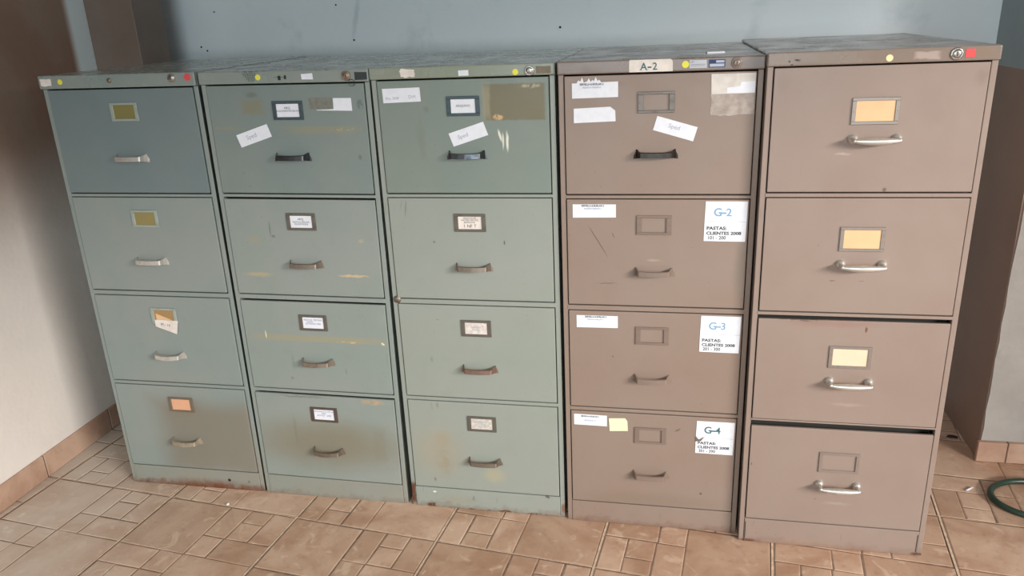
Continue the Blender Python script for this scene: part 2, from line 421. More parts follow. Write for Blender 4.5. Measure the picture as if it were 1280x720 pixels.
def handle_strap(dr, cx, cz, mat, bend=0., label=None):
    """pressed steel pull: two flared ears carrying a flat bar"""
    bm = bmesh.new()
    P_ = [(-.0545, -.0005, .0135), (-.0490, -.0012, .0125), (-.0440, -.0110, .0095), (-.0405, -.0235, .0072), (-.0370, -.0262, .0068),
          (-.018, -.0272-bend, .0068), (0, -.0276-bend*1.4, .0068), (.018, -.0272-bend, .0068),
          (.0370, -.0262, .0068), (.0405, -.0235, .0072), (.0440, -.0110, .0095), (.0490, -.0012, .0125), (.0545, -.0005, .0135)]
    tk = .0016; prev = None
    for (px_, py_, hh) in P_:
        sag_ = -bend*1.6*math.cos(px_/.0545*math.pi/2)
        # outer lower/upper edges, top lip leans back a little
        ring = [bm.verts.new((cx+px_, -.0035+py_, cz-hh+sag_)), bm.verts.new((cx+px_, -.0035+py_+.0015, cz+hh*.8+sag_)),
                bm.verts.new((cx+px_*.985, -.0035+py_+.0015+.0040, cz+hh+sag_)), bm.verts.new((cx+px_*.97, -.0035+py_+.0036, cz+hh*.7+sag_)),
                bm.verts.new((cx+px_*.97, -.0035+py_+.0020, cz-hh+sag_))]
        if prev:
            for a in range(5):
                f = bm.faces.new((prev[a], prev[(a+1) % 5], ring[(a+1) % 5], ring[a])); f.smooth = False
        else: bm.faces.new(ring)
        prev = ring
    bm.faces.new(prev[::-1])
    return obj('handle', bm, mat, dr, label)
def handle_bow(dr, cx, cz, mat):
    """round rosettes with posts and a swelling bar between them"""
    bm = bmesh.new()
    for s in (-1, 1):
        add_lathe(bm, (cx+s*.0475, -.0035, cz), [(.0115, 0), (.0115, .003), (.0098, .0075), (.0070, .0105), (.0050, .0115), (.0046, .020), (.0050, .0245), (.0052, .0305), (.0036, .0338), (.001, .0345)], 20)
    pts, rr = [], []
    for k in range(17):
        t = -1 + k/8; pts.append((cx+t*.0535, -.0035-.0290-.003*(1-t*t), cz-.0015*(1-t*t))); rr.append(.0038+.0054*(1-abs(t)**1.7) if abs(t) < 1 else .0022)
    add_tube(bm, pts, rr, 14)
    return obj('handle', bm, mat, dr)
def holder(dr, x0_, x1_, z0_, z1_, mat, t=.0075, tl=.0125, th=.0035, label=None):
    bm = bmesh.new(); frame(x0_, x1_, z0_, z1_, t, bm, -.0035-th, th, 0, tl)
    for x in (x0_+.004, x1_-.004):                                    # the small rivets
        add_lathe(bm, (x, -.0035-th+.0002, (z0_+z1_)/2), [(.0016, 0), (.0013, .0007), (.0003, .001)], 8)
    return obj('label_holder', bm, mat, dr, label)
def card(dr, x0_, x1_, z0_, z1_, mat, lines=(), inkm=None, label=None, name='label_card'):
    bm = bmesh.new(); add_poly(bm, [(x0_, z0_), (x1_, z0_), (x1_, z1_), (x0_, z1_)], -.0050, .0014)
    for (s, dx, dz, size) in lines: text_into(bm, s, (x0_+x1_)/2+dx, (z0_+z1_)/2+dz, size, -.0053, 1)
    return obj(name, bm, [mat, inkm or mInk], dr, label, fix=False)
def sticker(parent, pts, mat, texts=(), name='sticker', inks=None, y=-.0043, label=None, extra=None):
    bm = bmesh.new(); add_poly(bm, pts, y, .0007)
    for t in texts: text_into(bm, *t[:4], y-.0003, *t[4:])
    if extra: extra(bm)
    return obj(name, bm, [mat]+list(inks or [mInk]), parent, label, fix=False)
def dot(parent, x, z, mat, r=.0075, y=-.0072, name='dot_sticker', label=None):
    bm = bmesh.new(); add_lathe(bm, (x, y+.0006, z), [(r, 0), (r, .0008)], 20); return obj(name, bm, mat, parent, label)
def lock(parent, x, z, r=.0115, mat=None):
    bm = bmesh.new(); y = -.0065
    add_lathe(bm, (x, y, z), [(r, 0), (r, .002), (r*.88, .0034), (r*.74, .0036), (r*.70, .0022), (r*.68, .0052), (r*.3, .0056), (r*.02, .0057)], 24)
    add_box(bm, x-.0009, x+.0009, y-.0062, y-.0056, z-.0045, z+.0045, 0, 1)
    return obj('lock', bm, [mat or mLock, mBlack], parent)
def torn(x0_, x1_, z0_, z1_, n=10, amp=.002, sides='tblr'):
    P_ = []
    def seg(a, b, key):
        for k in range(n):
            t = k/n; j = amp if key in sides else 0
            P_.append((a[0]+(b[0]-a[0])*t+random.uniform(-j, j), a[1]+(b[1]-a[1])*t+random.uniform(-j, j)))
    seg((x0_, z0_), (x1_, z0_), 'b'); seg((x1_, z0_), (x1_, z1_), 'r'); seg((x1_, z1_), (x0_, z1_), 't'); seg((x0_, z1_), (x0_, z0_), 'l')
    return P_

specs = [  # x, y, w, h, depth, yaw, lean
    (0, 0, .4841, 1.3342, .712, .0120, .0045), (.4926, .0023, .4845, 1.3306, .712, .0042, .0075), (.9942, .0015, .4818, 1.3275, .712, .0, -.0010),
    (1.4862, -.0073, .4874, 1.3287, .712, .0015, -.0015), (1.9792, -.0383, .4826, 1.3361, .772, -.0030, -.0030)]
LAB = ['grey-green steel filing cabinet with olive label cards, leftmost, beside the white wall',
       'green steel filing cabinet with tape stains, second from left, key ring hanging from its lock',
       'sage green steel filing cabinet with a large brown tape stain, middle of the row',
       'brown steel filing cabinet with A-2 and G-2 paper labels and empty label holders',
       'pinkish beige steel filing cabinet with chrome bow handles, rightmost in the row']
roots = []
for i, (x, y, w, h, dep, yaw, lean) in enumerate(specs):
    r = bpy.data.objects.new('filing_cabinet', None); COL.objects.link(r)
    r.empty_display_size = .1; r.location = (x, y, .0006 + (abs(lean)*w if lean > 0 else 0)*0); r.rotation_euler = (0, lean, yaw)
    thing(r, LAB[i], 'filing cabinet', 'filing cabinets in a row against the back wall'); roots.append(r)
W = [s[2] for s in specs]; H = [s[3] for s in specs]

# ---- cabinet 1: grey green
r = roots[0]; w = W[0]; G0 = ('#818d89', '#888f8a')
rust1 = [dict(c=(.30, .0), h=(.21, .036), col='#6d4630', a=1, soft=.8, brk=(18, .25, .5)), dict(c=(.362, .035), h=(.006, .006), col='#201a16', a=1, soft=.2, wob=.001),
         dict(c=(.432, .034), h=(.004, .005), col='#5a4636', a=.8, soft=.5, wob=.002)]
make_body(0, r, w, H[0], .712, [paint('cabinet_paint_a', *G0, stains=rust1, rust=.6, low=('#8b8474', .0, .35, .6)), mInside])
tp = make_top(r, w, H[0], .712, paint('top_paint_a', *G0, rough=.2, dust='#969e99'), dx=-.003)
sticker(tp, torn(.003, .037, 1.306, 1.325, 6, .0012), mPaperWarm, y=-.0072, label='torn white sticker remnant')
dot(tp, .066, 1.3165, mYellow); dot(tp, .462, 1.321, mRed, .0095, label='red round sticker'); lock(tp, .414, 1.3195)
bm = bmesh.new(); add_lathe(bm, (.222, -.0065, 1.3175), [(.0065, 0), (.0065, .002), (.003, .0035), (.0005, .0036)], 14); obj('screw', bm, mBronze, tp)
card_a = [flat('olive_card', '#77703f', .6), flat('olive_card_two', '#8c7f4e', .6), flat('tan_card', '#a08052', .6), flat('peach_card', '#d6a381', .6)]
mHoldA = metal('pale_green_holder', '#a5b0a8', '#8d9992', .4, .4)
st4 = [dict(c=(.33, .19), h=(.21, .15), col='#786d5c', a=.65, soft=.45, box=True, wob=.02, ws=8), dict(c=(.24, .30), h=(.075, .05), col='#7b6b57', a=.45, soft=.7, wob=.01)]
for k in range(4):
    st = st4 if k == 3 else ([dict(c=(.25, .34+.031), h=(.15, .02), col='#8b8069', a=.5, soft=.9)] if k == 2 else [])
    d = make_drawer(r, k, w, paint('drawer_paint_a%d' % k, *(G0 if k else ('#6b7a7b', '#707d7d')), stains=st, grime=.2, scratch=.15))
    T = TOPS[k]
    hx = .205 - .002*k
    holder(d, hx, hx+.086, T-.088, T-.037, mHoldA if k < 3 else metal('brown_holder_a', '#7d7265', '#8a8070', .5, .5), .0065, .0105)
    card(d, hx+.009, hx+.076, T-.083, T-.042, card_a[k])
    handle_strap(d, .243-.003*k*.5, T-.191, mChrome if k < 3 else metal('stained_chrome', '#b7ae9b', '#857b69', .38, .7), .0006 if k < 2 else .0022)
    if k == 2:
        sticker(d, [(.212, .602), (.290, .600), (.279, .556), (.210, .580)], mPaperWarm, [('M - 10', .245, .582, .012, 1, 'CENTER', -.12)], 'paper_slip', [mInk], y=-.0078, label='slanting cream paper slip below the holder')
        sticker(d, [(.217, .600), (.272, .600), (.217, .622)], flat('cream_slip', '#d9b58c', .7), y=-.0056, name='paper_slip')

# ---- cabinet 2: green with tape stains
r = roots[1]; w = W[1]; G1 = ('#848f89', '#8a918c')
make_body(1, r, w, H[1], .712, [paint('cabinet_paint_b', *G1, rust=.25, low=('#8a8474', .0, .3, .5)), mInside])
tp = make_top(r, w, H[1], .712, paint('top_paint_b', *G1, rough=.2, dust='#969e99', stains=[
    dict(c=(.15, 1.331), h=(.05, .006), col='#3a3c38', a=.8, soft=.8, brk=(90, .4, .55)), dict(c=(.355, 1.331), h=(.03, .005), col='#3a3c38', a=.8, soft=.8, brk=(90, .4, .55))]))
q = NT('crosshatch_residue'); ch = q.n('ShaderNodeTexChecker'); q.l(q.mapped(rot=(0, .78, 0)), ch.inputs[0]); ch.inputs['Scale'].default_value = 330
ch.inputs['Color1'].default_value = (*lin('#8a9b92'), 1); ch.inputs['Color2'].default_value = (*lin('#33352f'), 1); q.l(ch.outputs[0], q.b.inputs['Base Color'])
sticker(tp, [(.128, 1.326), (.172, 1.323), (.166, 1.306), (.148, 1.302)], q.m, y=-.0071, name='adhesive_mark', label='dark crosshatched adhesive mark')
dot(tp, .175, 1.314, mYellow); sticker(tp, [(.300, 1.3065), (.332, 1.306), (.331, 1.322), (.299, 1.320)], mPaper, y=-.0072)
sticker(tp, [(.448, 1.302), (.482, 1.303), (.482, 1.3215), (.448, 1.3225)], flat('black_sticker', '#2b2f31', .6), y=-.0072, label='black rectangular sticker')
bm = bmesh.new(); add_box(bm, .222, .250, -.0069, -.0064, 1.3125, 1.3135); add_box(bm, .232, .240, -.0069, -.0064, 1.306, 1.317); add_box(bm, .250, .256, -.0069, -.0064, 1.308, 1.318); obj('adhesive_mark', bm, mBlack, tp)
lk = lock(tp, .425, 1.3135, .0125, metal('broken_lock_metal', '#9a8a7a', '#4b3f36', .4, .9, 150))
bm = bmesh.new(); add_poly(bm, [(.411, 1.305), (.426, 1.304), (.438, 1.3145), (.434, 1.3235), (.414, 1.324)], -.0085, .0018); obj('lock_plate', bm, metal('lock_plate', '#8a8078', '#5f554c', .35), lk)
bm = bmesh.new(); pts = [(.439+.0085*math.cos(a), -.0095-.001*math.sin(a*2), 1.296+.0085*math.sin(a)) for a in [2*math.pi*k/20 for k in range(21)]]
add_tube(bm, pts, .0008, 6); obj('key_ring', bm, mChromeDark, lk)
mHoldB = metal('dark_blue_holder', '#46545a', '#5b676b', .45, .5); mHoldB2 = metal('brown_grey_holder', '#6e6961', '#57524b', .5, .5)
stB = [[dict(c=(.145, 1.235), h=(.036, .022), col='#7f7a5c', a=.6, soft=.5, box=True), dict(c=(.148, 1.268), h=(.02, .009), col='#5e6257', a=.6, soft=.7),
        dict(c=(.34, 1.174), h=(.12, .012), col='#8b8767', a=.5, soft=.6, box=True), dict(c=(.40, 1.175), h=(.05, .004), col='#aaa07a', a=.8, soft=.6, brk=(70, .45, .6)),
        dict(c=(.454, 1.240), h=(.011, .017), col='#55605d', a=.7, soft=.6, brk=(120, .42, .55)), dict(c=(.06, 1.18), h=(.06, .006), col='#8c8a68', a=.4, soft=.8),
        dict(c=(.44, 1.10), h=(.006, .008), col='#59615c', a=.6, soft=.5, wob=.001)],
       [dict(c=(.09, .863), h=(.024, .013), col='#979078', a=.6, soft=.8), dict(c=(.418, .863), h=(.010, .007), col='#ab9f86', a=.7, soft=.7),
        dict(c=(.385, .760), h=(.05, .0045), col='#c0aa84', a=.9, soft=.4, brk=(60, .35, .5)), dict(c=(.09, .757), h=(.05, .008), col='#a89c7c', a=.8, soft=.7),
        dict(c=(.145, .895), h=(.003, .026), col='#56655e', a=.6, soft=.6, wob=.001), dict(c=(.155, .873), h=(.006, .005), col='#4e5c55', a=.6, soft=.6)],
       [dict(c=(.25, .558), h=(.235, .012), col='#979175', a=.65, soft=.5, box=True, wob=.003), dict(c=(.083, .566), h=(.0025, .014), col='#d6cfae', a=.9, soft=.5, wob=.001),
        dict(c=(.345, .552), h=(.04, .004), col='#bfa680', a=.9, soft=.5, brk=(60, .4, .55)), dict(c=(.453, .551), h=(.006, .004), col='#d8cfa9', a=1, soft=.5),
        dict(c=(.328, .455), h=(.0012, .012), col='#55605a', a=.8, soft=.5, wob=.001), dict(c=(.15, .425), h=(.005, .005), col='#6a6a5e', a=.7, soft=.5),
        dict(c=(.16, .478), h=(.006, .03), col='#6d7a73', a=.4, soft=.7, wob=.002)],
       [dict(c=(.40, .356), h=(.040, .010), col='#b79672', a=.9, soft=.6, brk=(40, .35, .55)), dict(c=(.24, .20), h=(.30, .105), col='#7b735f', a=.75, soft=.75, wob=.02, ws=8),
        dict(c=(.17, .362), h=(.10, .004), col='#66695e', a=.6, soft=.7), dict(c=(.41, .21), h=(.022, .06), col='#7d776a', a=.4, soft=.5, box=True), dict(c=(.135, .24), h=(.006, .06), col='#747365', a=.5, soft=.7)]]
linesB = [[('ARQ.', 0, .003, .0085), ('DOCUMENTOS FISCAIS', 0, -.004, .0062)], [('ARQ.', 0, .004, .0085), ('NOTAS FISCAIS', 0, -.004, .0075), ('DE ENTRADA', 0, -.010, .0068)],
          [('NOTAS  FISCAIS', 0, .006, .0080), ('SAIDA', -.010, .000, .0070), ('ENTRADA 2008', 0, -.006, .0070)], [('DOCUMENTOS FISCAIS', 0, .008, .0062), ('ARQ.', 0, .001, .0070), ('NOTAS   2008', 0, -.006, .0075)]]
for k in range(4):
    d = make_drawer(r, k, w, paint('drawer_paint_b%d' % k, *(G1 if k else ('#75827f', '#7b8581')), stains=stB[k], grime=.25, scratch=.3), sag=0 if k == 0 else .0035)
    T = TOPS[k]; hx = .204 - .003*k
    holder(d, hx, hx+.088, T-.092, T-.042, [mHoldB, mHoldB2, mHoldB2, metal('dark_brown_holder', '#655850', '#52463e', .5, .5)][k], .0075, .0115)
    card(d, hx+.0095, hx+.0775, T-.087, T-.0455, mPaper, linesB[k], mInk if k < 2 else mInkBlue)
    handle_strap(d, .2455-.0035*k*.6, T-.191, [mChromeDark, mBronze, metal('rusty_worn_handle', '#94897c', '#6b4f42', .4, .7), mBronze][k], [.0006, .0008, .0018, .0024][k], label='tarnished dark handle' if k == 0 else None)
    if k == 0:
        sticker(d, [(.085, 1.161), (.180, 1.191), (.191, 1.157), (.096, 1.127)], mPaper, [('Sped', .132, 1.153, .017, 1, 'CENTER', .30)], 'paper_tag', [mInkPale], label='tilted white paper tag')
        sticker(d, [(.311, 1.2285), (.378, 1.2285), (.377, 1.259), (.311, 1.259)], flat('grey_tape', '#74756b', .45, 0, .12, 90), name='tape', label='brownish grey tape strip')
        sticker(d, [(.331, 1.2255), (.431, 1.2235), (.4305, 1.2565), (.38, 1.257), (.379, 1.2285), (.331, 1.227)], mPaper, name='paper_remnant', y=-.0041)

# ---- cabinet 3: sage green
r = roots[2]; w = W[2]; G2 = ('#8c948b', '#8f958e')
rs = [dict(c=(.003, .045), h=(.012, .042), col='#5c3a29', a=1, soft=.4, box=True, brk=(40, .3, .45)), dict(c=(.478, .030), h=(.009, .018), col='#7a5a45', a=.9, soft=.5),
      dict(c=(.066, .006), h=(.022, .008), col='#4a3022', a=1, soft=.5, brk=(60, .4, .5)), dict(c=(.076, .055), h=(.007, .004), col='#d9d8cd', a=1, soft=.4), dict(c=(.43, .066), h=(.008, .004), col='#4f4438', a=.9, soft=.5),
      dict(c=(.20, .04), h=(.004, .012), col='#6b6a5d', a=.6, soft=.6), dict(c=(.28, .001), h=(.2, .006), col='#5a4130', a=1, soft=.5, brk=(30, .45, .55)), dict(c=(.15, .03), h=(.06, .02), col='#93866f', a=.35, soft=.8)]
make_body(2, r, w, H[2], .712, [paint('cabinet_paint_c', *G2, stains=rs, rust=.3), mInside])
tp = make_top(r, w, H[2], .712, paint('top_paint_c', *('#87907f', '#8b9186'), rough=.2, dust='#969e99', stains=[dict(c=(.15, 1.329), h=(.07, .004), col='#3c3d38', a=.8, soft=.8, brk=(90, .4, .55))]))
sticker(tp, torn(.083, .121, 1.302, 1.322, 6, .002), mPaperWarm, y=-.0072, label='torn cream sticker remnant'); sticker(tp, [(.2375, 1.3015), (.264, 1.302), (.2635, 1.3155), (.237, 1.315)], mPaper, y=-.0072)
dot(tp, .384, 1.307, mYellow); lock(tp, .420, 1.3095, .0125)
sticker(tp, torn(.436, .474, 1.302, 1.319, 6, .001), flat('brown_tape', '#746a58', .6, 0, .1, 80), y=-.0070, name='tape')
stC = [[dict(c=(.378, 1.234), h=(.081, .047), col='#70694f', a=.9, soft=.10, box=True, wob=.003), dict(c=(.42, 1.272), h=(.03, .006), col='#aaa287', a=.9, soft=.5, brk=(80, .4, .55)),
        dict(c=(.305, 1.235), h=(.012, .05), col='#9a947a', a=.6, soft=.6, box=True), dict(c=(.335, 1.196), h=(.014, .008), col='#cba878', a=1, soft=.5, brk=(60, .3, .5)),
        dict(c=(.337, 1.150), h=(.004, .018), col='#d9d8c8', a=1, soft=.6, rot=-.25, wob=.002), dict(c=(.3445, 1.136), h=(.0028, .024), col='#d9d8c8', a=.9, soft=.6, wob=.002), dict(c=(.3555, 1.135), h=(.004, .028), col='#dcdbcc', a=1, soft=.6, wob=.002),
        dict(c=(.125, 1.14), h=(.014, .06), col='#72786d', a=.5, soft=.7, wob=.01), dict(c=(.145, 1.22), h=(.008, .01), col='#6c7268', a=.6, soft=.7), dict(c=(.13, 1.26), h=(.03, .04), col='#7e857b', a=.4, soft=.8)],
       [dict(c=(.064, .957), h=(.0018, .028), col='#6b6f62', a=.8, soft=.6, rot=.15, wob=.001), dict(c=(.335, .863), h=(.0022, .007), col='#454a42', a=.9, soft=.5, wob=.001), dict(c=(.138, .863), h=(.004, .004), col='#60665c', a=.8, soft=.5, wob=.001),
        dict(c=(.052, .965), h=(.002, .02), col='#7b7f72', a=.5, soft=.6, rot=.3)],
       [dict(c=(.103, .508), h=(.005, .011), col='#7a8175', a=.7, soft=.7), dict(c=(.142, .40), h=(.02, .01), col='#8b8f80', a=.5, soft=.8), dict(c=(.13, .633), h=(.006, .003), col='#75786c', a=.7, soft=.7)],
       [dict(c=(.108, .357), h=(.005, .012), col='#747a6c', a=.7, soft=.7), dict(c=(.09, .355), h=(.003, .018), col='#83877a', a=.5, soft=.7), dict(c=(.115, .165), h=(.028, .055), col='#857d68', a=.7, soft=.7, brk=(35, .3, .6)),
        dict(c=(.115, .245), h=(.03, .03), col='#938b75', a=.6, soft=.8), dict(c=(.08, .10), h=(.005, .008), col='#6d6656', a=.8, soft=.7), dict(c=(.10, .2), h=(.10, .10), col='#9b9079', a=.5, soft=.9), dict(c=(.27, .13), h=(.04, .03), col='#aca27f', a=.5, soft=.8)]]
linesC = [[('ARQUIVO', 0, -.002, .0085)], [('ARQUIVO DE', 0, .011, .0062), ('NOTAS FISCAIS', 0, .005, .0068), ('ENTRADAS', 0, -.001, .0062), ('1 NF T', 0, -.013, .0125)],
          [('NOTAS', 0, .001, .0085), ('FISCAIS', 0, -.007, .0075)], [('DOCUMENTOS', 0, .004, .0068), ('FISCAIS', 0, -.003, .0068), ('DIVERSOS', 0, -.010, .0062)]]
for k in range(4):
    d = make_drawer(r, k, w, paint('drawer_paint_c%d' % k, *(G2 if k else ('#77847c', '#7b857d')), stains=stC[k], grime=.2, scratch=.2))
    T = TOPS[k]; hx = .200 - .001*k
    holder(d, hx, hx+.0875, T-.092, T-.042, [mHoldB, mHoldB2, mHoldB2, mHoldB2][k], .0075, .0115)
    card(d, hx+.0105, hx+.0765, T-.087, T-.047, [mPaper, mPaperWarm, flat('faded_card', '#cfc6bf', .5, 0, .15, 120), flat('faded_card_two', '#c3beb4', .5, 0, .15, 120)][k], linesC[k], mInk if k < 2 else mInkPale)
    handle_strap(d, .246-.001*k, T-.191, [mChromeDark, mBronze, metal('brown_worn_handle', '#8c7468', '#6e645a', .4, .7), mBronze][k], .0008)
    if k == 0:
        sticker(d, [(.030, 1.238), (.132, 1.2405), (.131, 1.276), (.029, 1.2745)], mPaper, [('Arq. 2008', .055, 1.247, .009, 1, 'CENTER', 0.), ('Doc', .11, 1.250, .012, 1, 'CENTER', .2)], 'paper_label', [mInkPale])
        sticker(d, [(.212, 1.123), (.306, 1.152), (.294, 1.186), (.200, 1.157)], mPaper, [('Sped', .240, 1.146, .015, 1, 'CENTER', .30)], 'paper_tag', [mInkPale], label='tilted white paper tag')
bm = bmesh.new(); add_lathe(bm, (.014, .001, .690), [(.012, 0), (.011, .003), (.008, .006), (.002, .007)], 14); obj('rivet', bm, mBronze, r, label='corroded round rivet on the frame')

# ---- cabinet 4: brown, labelled
r = roots[3]; w = W[3]; B3 = ('#89776b', '#8b7b70')
make_body(3, r, w, H[3], .712, [paint('cabinet_paint_d', *B3, rust=.3), mInside])
tp = make_top(r, w, H[3], .712, paint('top_paint_d', *('#7f7068', '#7b6e66'), rough=.2, dust='#8a817a', stains=[dict(c=(.33, 1.329), h=(.07, .004), col='#3b322c', a=.8, soft=.8, brk=(90, .4, .5))]))
sticker(tp, [(.174, 1.299), (.277, 1.299), (.277, 1.319), (.276, 1.324), (.272, 1.3275), (.176, 1.3275), (.174, 1.3255)], mPaperWarm,
        [('A', .2085, 1.3035, .024, 1, 'CENTER', 0., 1., .0003), ('-', .2225, 1.3030, .030, 1, 'CENTER', 0., 1.2, .0003), ('2', .2350, 1.3035, .024, 1, 'CENTER', 0., 1., .0003)], 'drawer_code_label', [mInkTeal], y=-.0072, label='cream label with rounded corners reading A-2',
        extra=lambda b: [add_poly(b, [(x-.003, 1.3033), (x+.003, 1.3033), (x+.003, 1.3043), (x-.003, 1.3043)], -.0076, .0002, 1) for x in (.2010, .2160)])
dot(tp, .3065, 1.3135, mYellow, .0082)
def lines_extra(b):
    for zz in (1.3125, 1.3095): add_poly(b, [(.318, zz), (.352, zz), (.352, zz+.0006), (.318, zz+.0006)], -.0076, .0002, 1)
sticker(tp, [(.316, 1.3045), (.356, 1.3045), (.355, 1.3225), (.3155, 1.3225)], flat('pale_grey_label', '#b9bdc4', .5), [('LFT', .3225, 1.3165, .0058, 1, 'CENTER', 0., 1., .0)], 'asset_label', [mInk], y=-.0072, extra=lines_extra)
def asset_extra(b):
    for (a, c_, e, f, mt) in ((.3625, .3755, 1.3145, 1.3215, 1), (.377, .3955, 1.3155, 1.3205, 2), (.3625, .3955, 1.3065, 1.3130, 2)):
        add_poly(b, [(a, e), (c_, e), (c_, f), (a, f)], -.0075, .0002, mt)
sticker(tp, [(.360, 1.3045), (.398, 1.3045), (.398, 1.323), (.360, 1.323)], flat('navy_label', '#30406a', .5), [('LFT', .369, 1.3158, .0055, 2), ('0000831', .379, 1.3072, .0070, 1)], 'asset_label',
        [flat('navy_ink', '#26345c', .6), flat('label_silver', '#aeb4c2', .5)], y=-.0070, label='navy bordered inventory label', extra=asset_extra)
lock(tp, .424, 1.3140, .0125, metal('painted_lock', '#8f8178', '#75685f', .4, .5, 160))
B3h = paint('holder_paint_d', '#7f6e63', '#77675c', scratch=.8); mHoldD = metal('grey_brown_holder', '#78716b', '#675e57', .45, .5)
stD = [[dict(c=(.10, 1.272), h=(.07, .012), col='#6a5a4f', a=.5, soft=.7)],
       [dict(c=(.0965, .873), h=(.0009, .053), col='#423328', a=.95, soft=.3, rot=-.54, wob=.0006), dict(c=(.1355, .8905), h=(.0009, .009), col='#4f3e33', a=.9, soft=.3, rot=-.43, wob=.0006),
        dict(c=(.24, .824), h=(.02, .004), col='#a6988a', a=.6, soft=.7), dict(c=(.12, .757), h=(.03, .002), col='#6a584e', a=.7, soft=.6), dict(c=(.455, .80), h=(.016, .08), col='#757167', a=.4, soft=.8)],
       [dict(c=(.135, .545), h=(.003, .003), col='#5c4d44', a=.8, soft=.6, wob=.001)],
       [dict(c=(.315, .327), h=(.010, .003), col='#5d4e44', a=.8, soft=.6, rot=-.6, wob=.001), dict(c=(.385, .125), h=(.004, .004), col='#473a32', a=.8, soft=.5, wob=.001), dict(c=(.25, .09), h=(.25, .03), col='#7d6e60', a=.5, soft=.8)]]
hdr = lambda x, z, s=1.: [('SERVELLA & BORLAN 2', x, z+.0125, .0070*s, 1, 'CENTER', 0., .82, .0002), ('ARQUIVO & ARQUIVO 2', x, z+.0055, .0052*s, 2, 'CENTER', 0., .8)]
for k in range(4):
    d = make_drawer(r, k, w, paint('drawer_paint_d%d' % k, *B3, stains=stD[k], grime=.15, scratch=.25))
    T = TOPS[k]; hx = .1955
    holder(d, hx, hx+.0885, T-.092, T-.041, mHoldD if k == 0 else B3h, .0065, .0135, .004)
    handle_strap(d, .2405, T-.191, metal('black_rusty_handle', '#2f2b28', '#564a40', .35, .8, 140) if k == 0 else B3h, .0008, label='blackened rusty handle' if k == 0 else None)
    if k == 0:
        def tear(b):
            random.seed(3); xs = [.047+.0042*j for j in range(15)]
            top = [(x, 1.2775 + random.choice((.002, .006, .010, .013))*(1 if j % 2 else .25)) for j, x in enumerate(xs)]
            add_poly(b, [(.047, 1.276), (.106, 1.277)] + top[::-1], -.0041, .0005, 0)
        sticker(d, [(.0345, 1.240), (.1475, 1.2415), (.1475, 1.2785), (.0345, 1.2765)], mPaper, hdr(.083, 1.2585), 'paper_label', [mInk, mInkBlue], extra=tear, label='white label torn along its top edge')
        sticker(d, [(.038, 1.180), (.1415, 1.183), (.1405, 1.209), (.1285, 1.2185), (.038, 1.2155)], mPaper, (), 'paper_label', label='blank white label with a cut corner')
        sticker(d, [(.233, 1.160), (.330, 1.131), (.340, 1.165), (.243, 1.194)], mPaper, [('Sped', .283, 1.162, .015, 1, 'CENTER', -.29)], 'paper_tag', [mInkPale], label='tilted white paper tag')
        sticker(d, torn(.3685, .4685, 1.1925, 1.2445, 9, .002), plaster('torn_paper', '#b5aaa2', '#958a82', 40, .8, .3), (), 'paper_remnant', label='grimy torn paper remnant', y=-.0041)
        sticker(d, [(.369, 1.2425), (.4685, 1.2435), (.4695, 1.2895), (.3675, 1.2895)], flat('soiled_paper', '#cfc9c2', .7, 0, .1, 40), (), 'paper_remnant', y=-.0046,
                extra=lambda b: (add_poly(b, [(.405, 1.2445), (.469, 1.2445), (.469, 1.271), (.437, 1.269), (.434, 1.260), (.405, 1.257)], -.0050, .0003, 1)), inks=[mPaper])
    else:
        cz = (T-.0135)
        if k < 3:
            a = .031 if k == 1 else .0365
            sticker(d, [(a, T-.048), (a+.1115, T-.047), (a+.1115, T-.0125), (a, T-.0125)], mPaper, hdr(a+.052, T-.031), 'paper_label', [mInk, mInkBlue])
        else:
            sticker(d, [(.0245, .3275), (.118, .3265), (.118, .3605), (.0245, .3615)], mPaper, [('SERVELLA & BORLAN 2', .070, .3535, .0062, 1, 'CENTER', 0., .8, .0002), ('ARQUIVO 2', .070, .3405, .0062, 2)], 'paper_label', [mInk, mInkBlue])
            sticker(d, [(.1255, .3125), (.1770, .316), (.1755, .3465), (.1690, .356), (.1235, .353)], flat('pale_yellow_note', '#dfe3bd', .7), (), 'sticky_note', label='small pale yellow sticky note', y=-.0050)
        big, bi = [(('G', '2'), mInkSky), (('G', '3'), mInkSky), (('G', '4'), mInkTeal)][k-1]
        num = ['101 - 200', '201 - 300', '301 - 390'][k-1]
        top_, bot_ = T-.004, T-.107
        if k == 3: top_, bot_ = T-.011, T-.112
        mid = (top_+bot_)/2
        P_ = [(.3645, bot_), (.4665, bot_-.001), (.4675, mid), (.4680, top_), (.3665, top_), (.3650, mid)]
        def fold(b, mid=mid, k=k):
            add_poly(b, [(.3655, mid), (.4670, mid-.0008), (.4670, mid-.0002), (.3655, mid+.0006)], -.0052, .0002, 3)
            if k == 3: add_poly(b, [(.364, mid+.004), (.373, mid-.007), (.388, mid+.002), (.379, mid-.012), (.364, mid-.014)], -.0052, .0002, 4)
        gx, gz = .405, mid+.014
        sticker(d, P_, mPaper, [(big[0], gx-.008, gz, .029, 1, 'CENTER', 0., 1., .0006), ('-', gx+.0070, gz, .034, 1, 'CENTER', 0., 1.2, .0006), (big[1], gx+.019, gz, .028, 1, 'CENTER', 0., 1., .0005),
                                ('PASTAS:', .3705, mid-.0215, .0115, 2, 'LEFT', 0., 1.2, .0004), ('CLIENTES 2008', .3705, mid-.0345, .0113, 2, 'LEFT', 0., 1.15, .0004),
                                (num, .3735, mid-.0470, .0130, 2, 'LEFT', 0., .9, .0002)],
                'drawer_code_label', [bi, mInk, mInkPale, flat('torn_gap_grey%d' % k, '#6b625c', .8)], label='white label reading G-%s PASTAS: CLIENTES 2008' % big[1], extra=fold, y=-.0046)

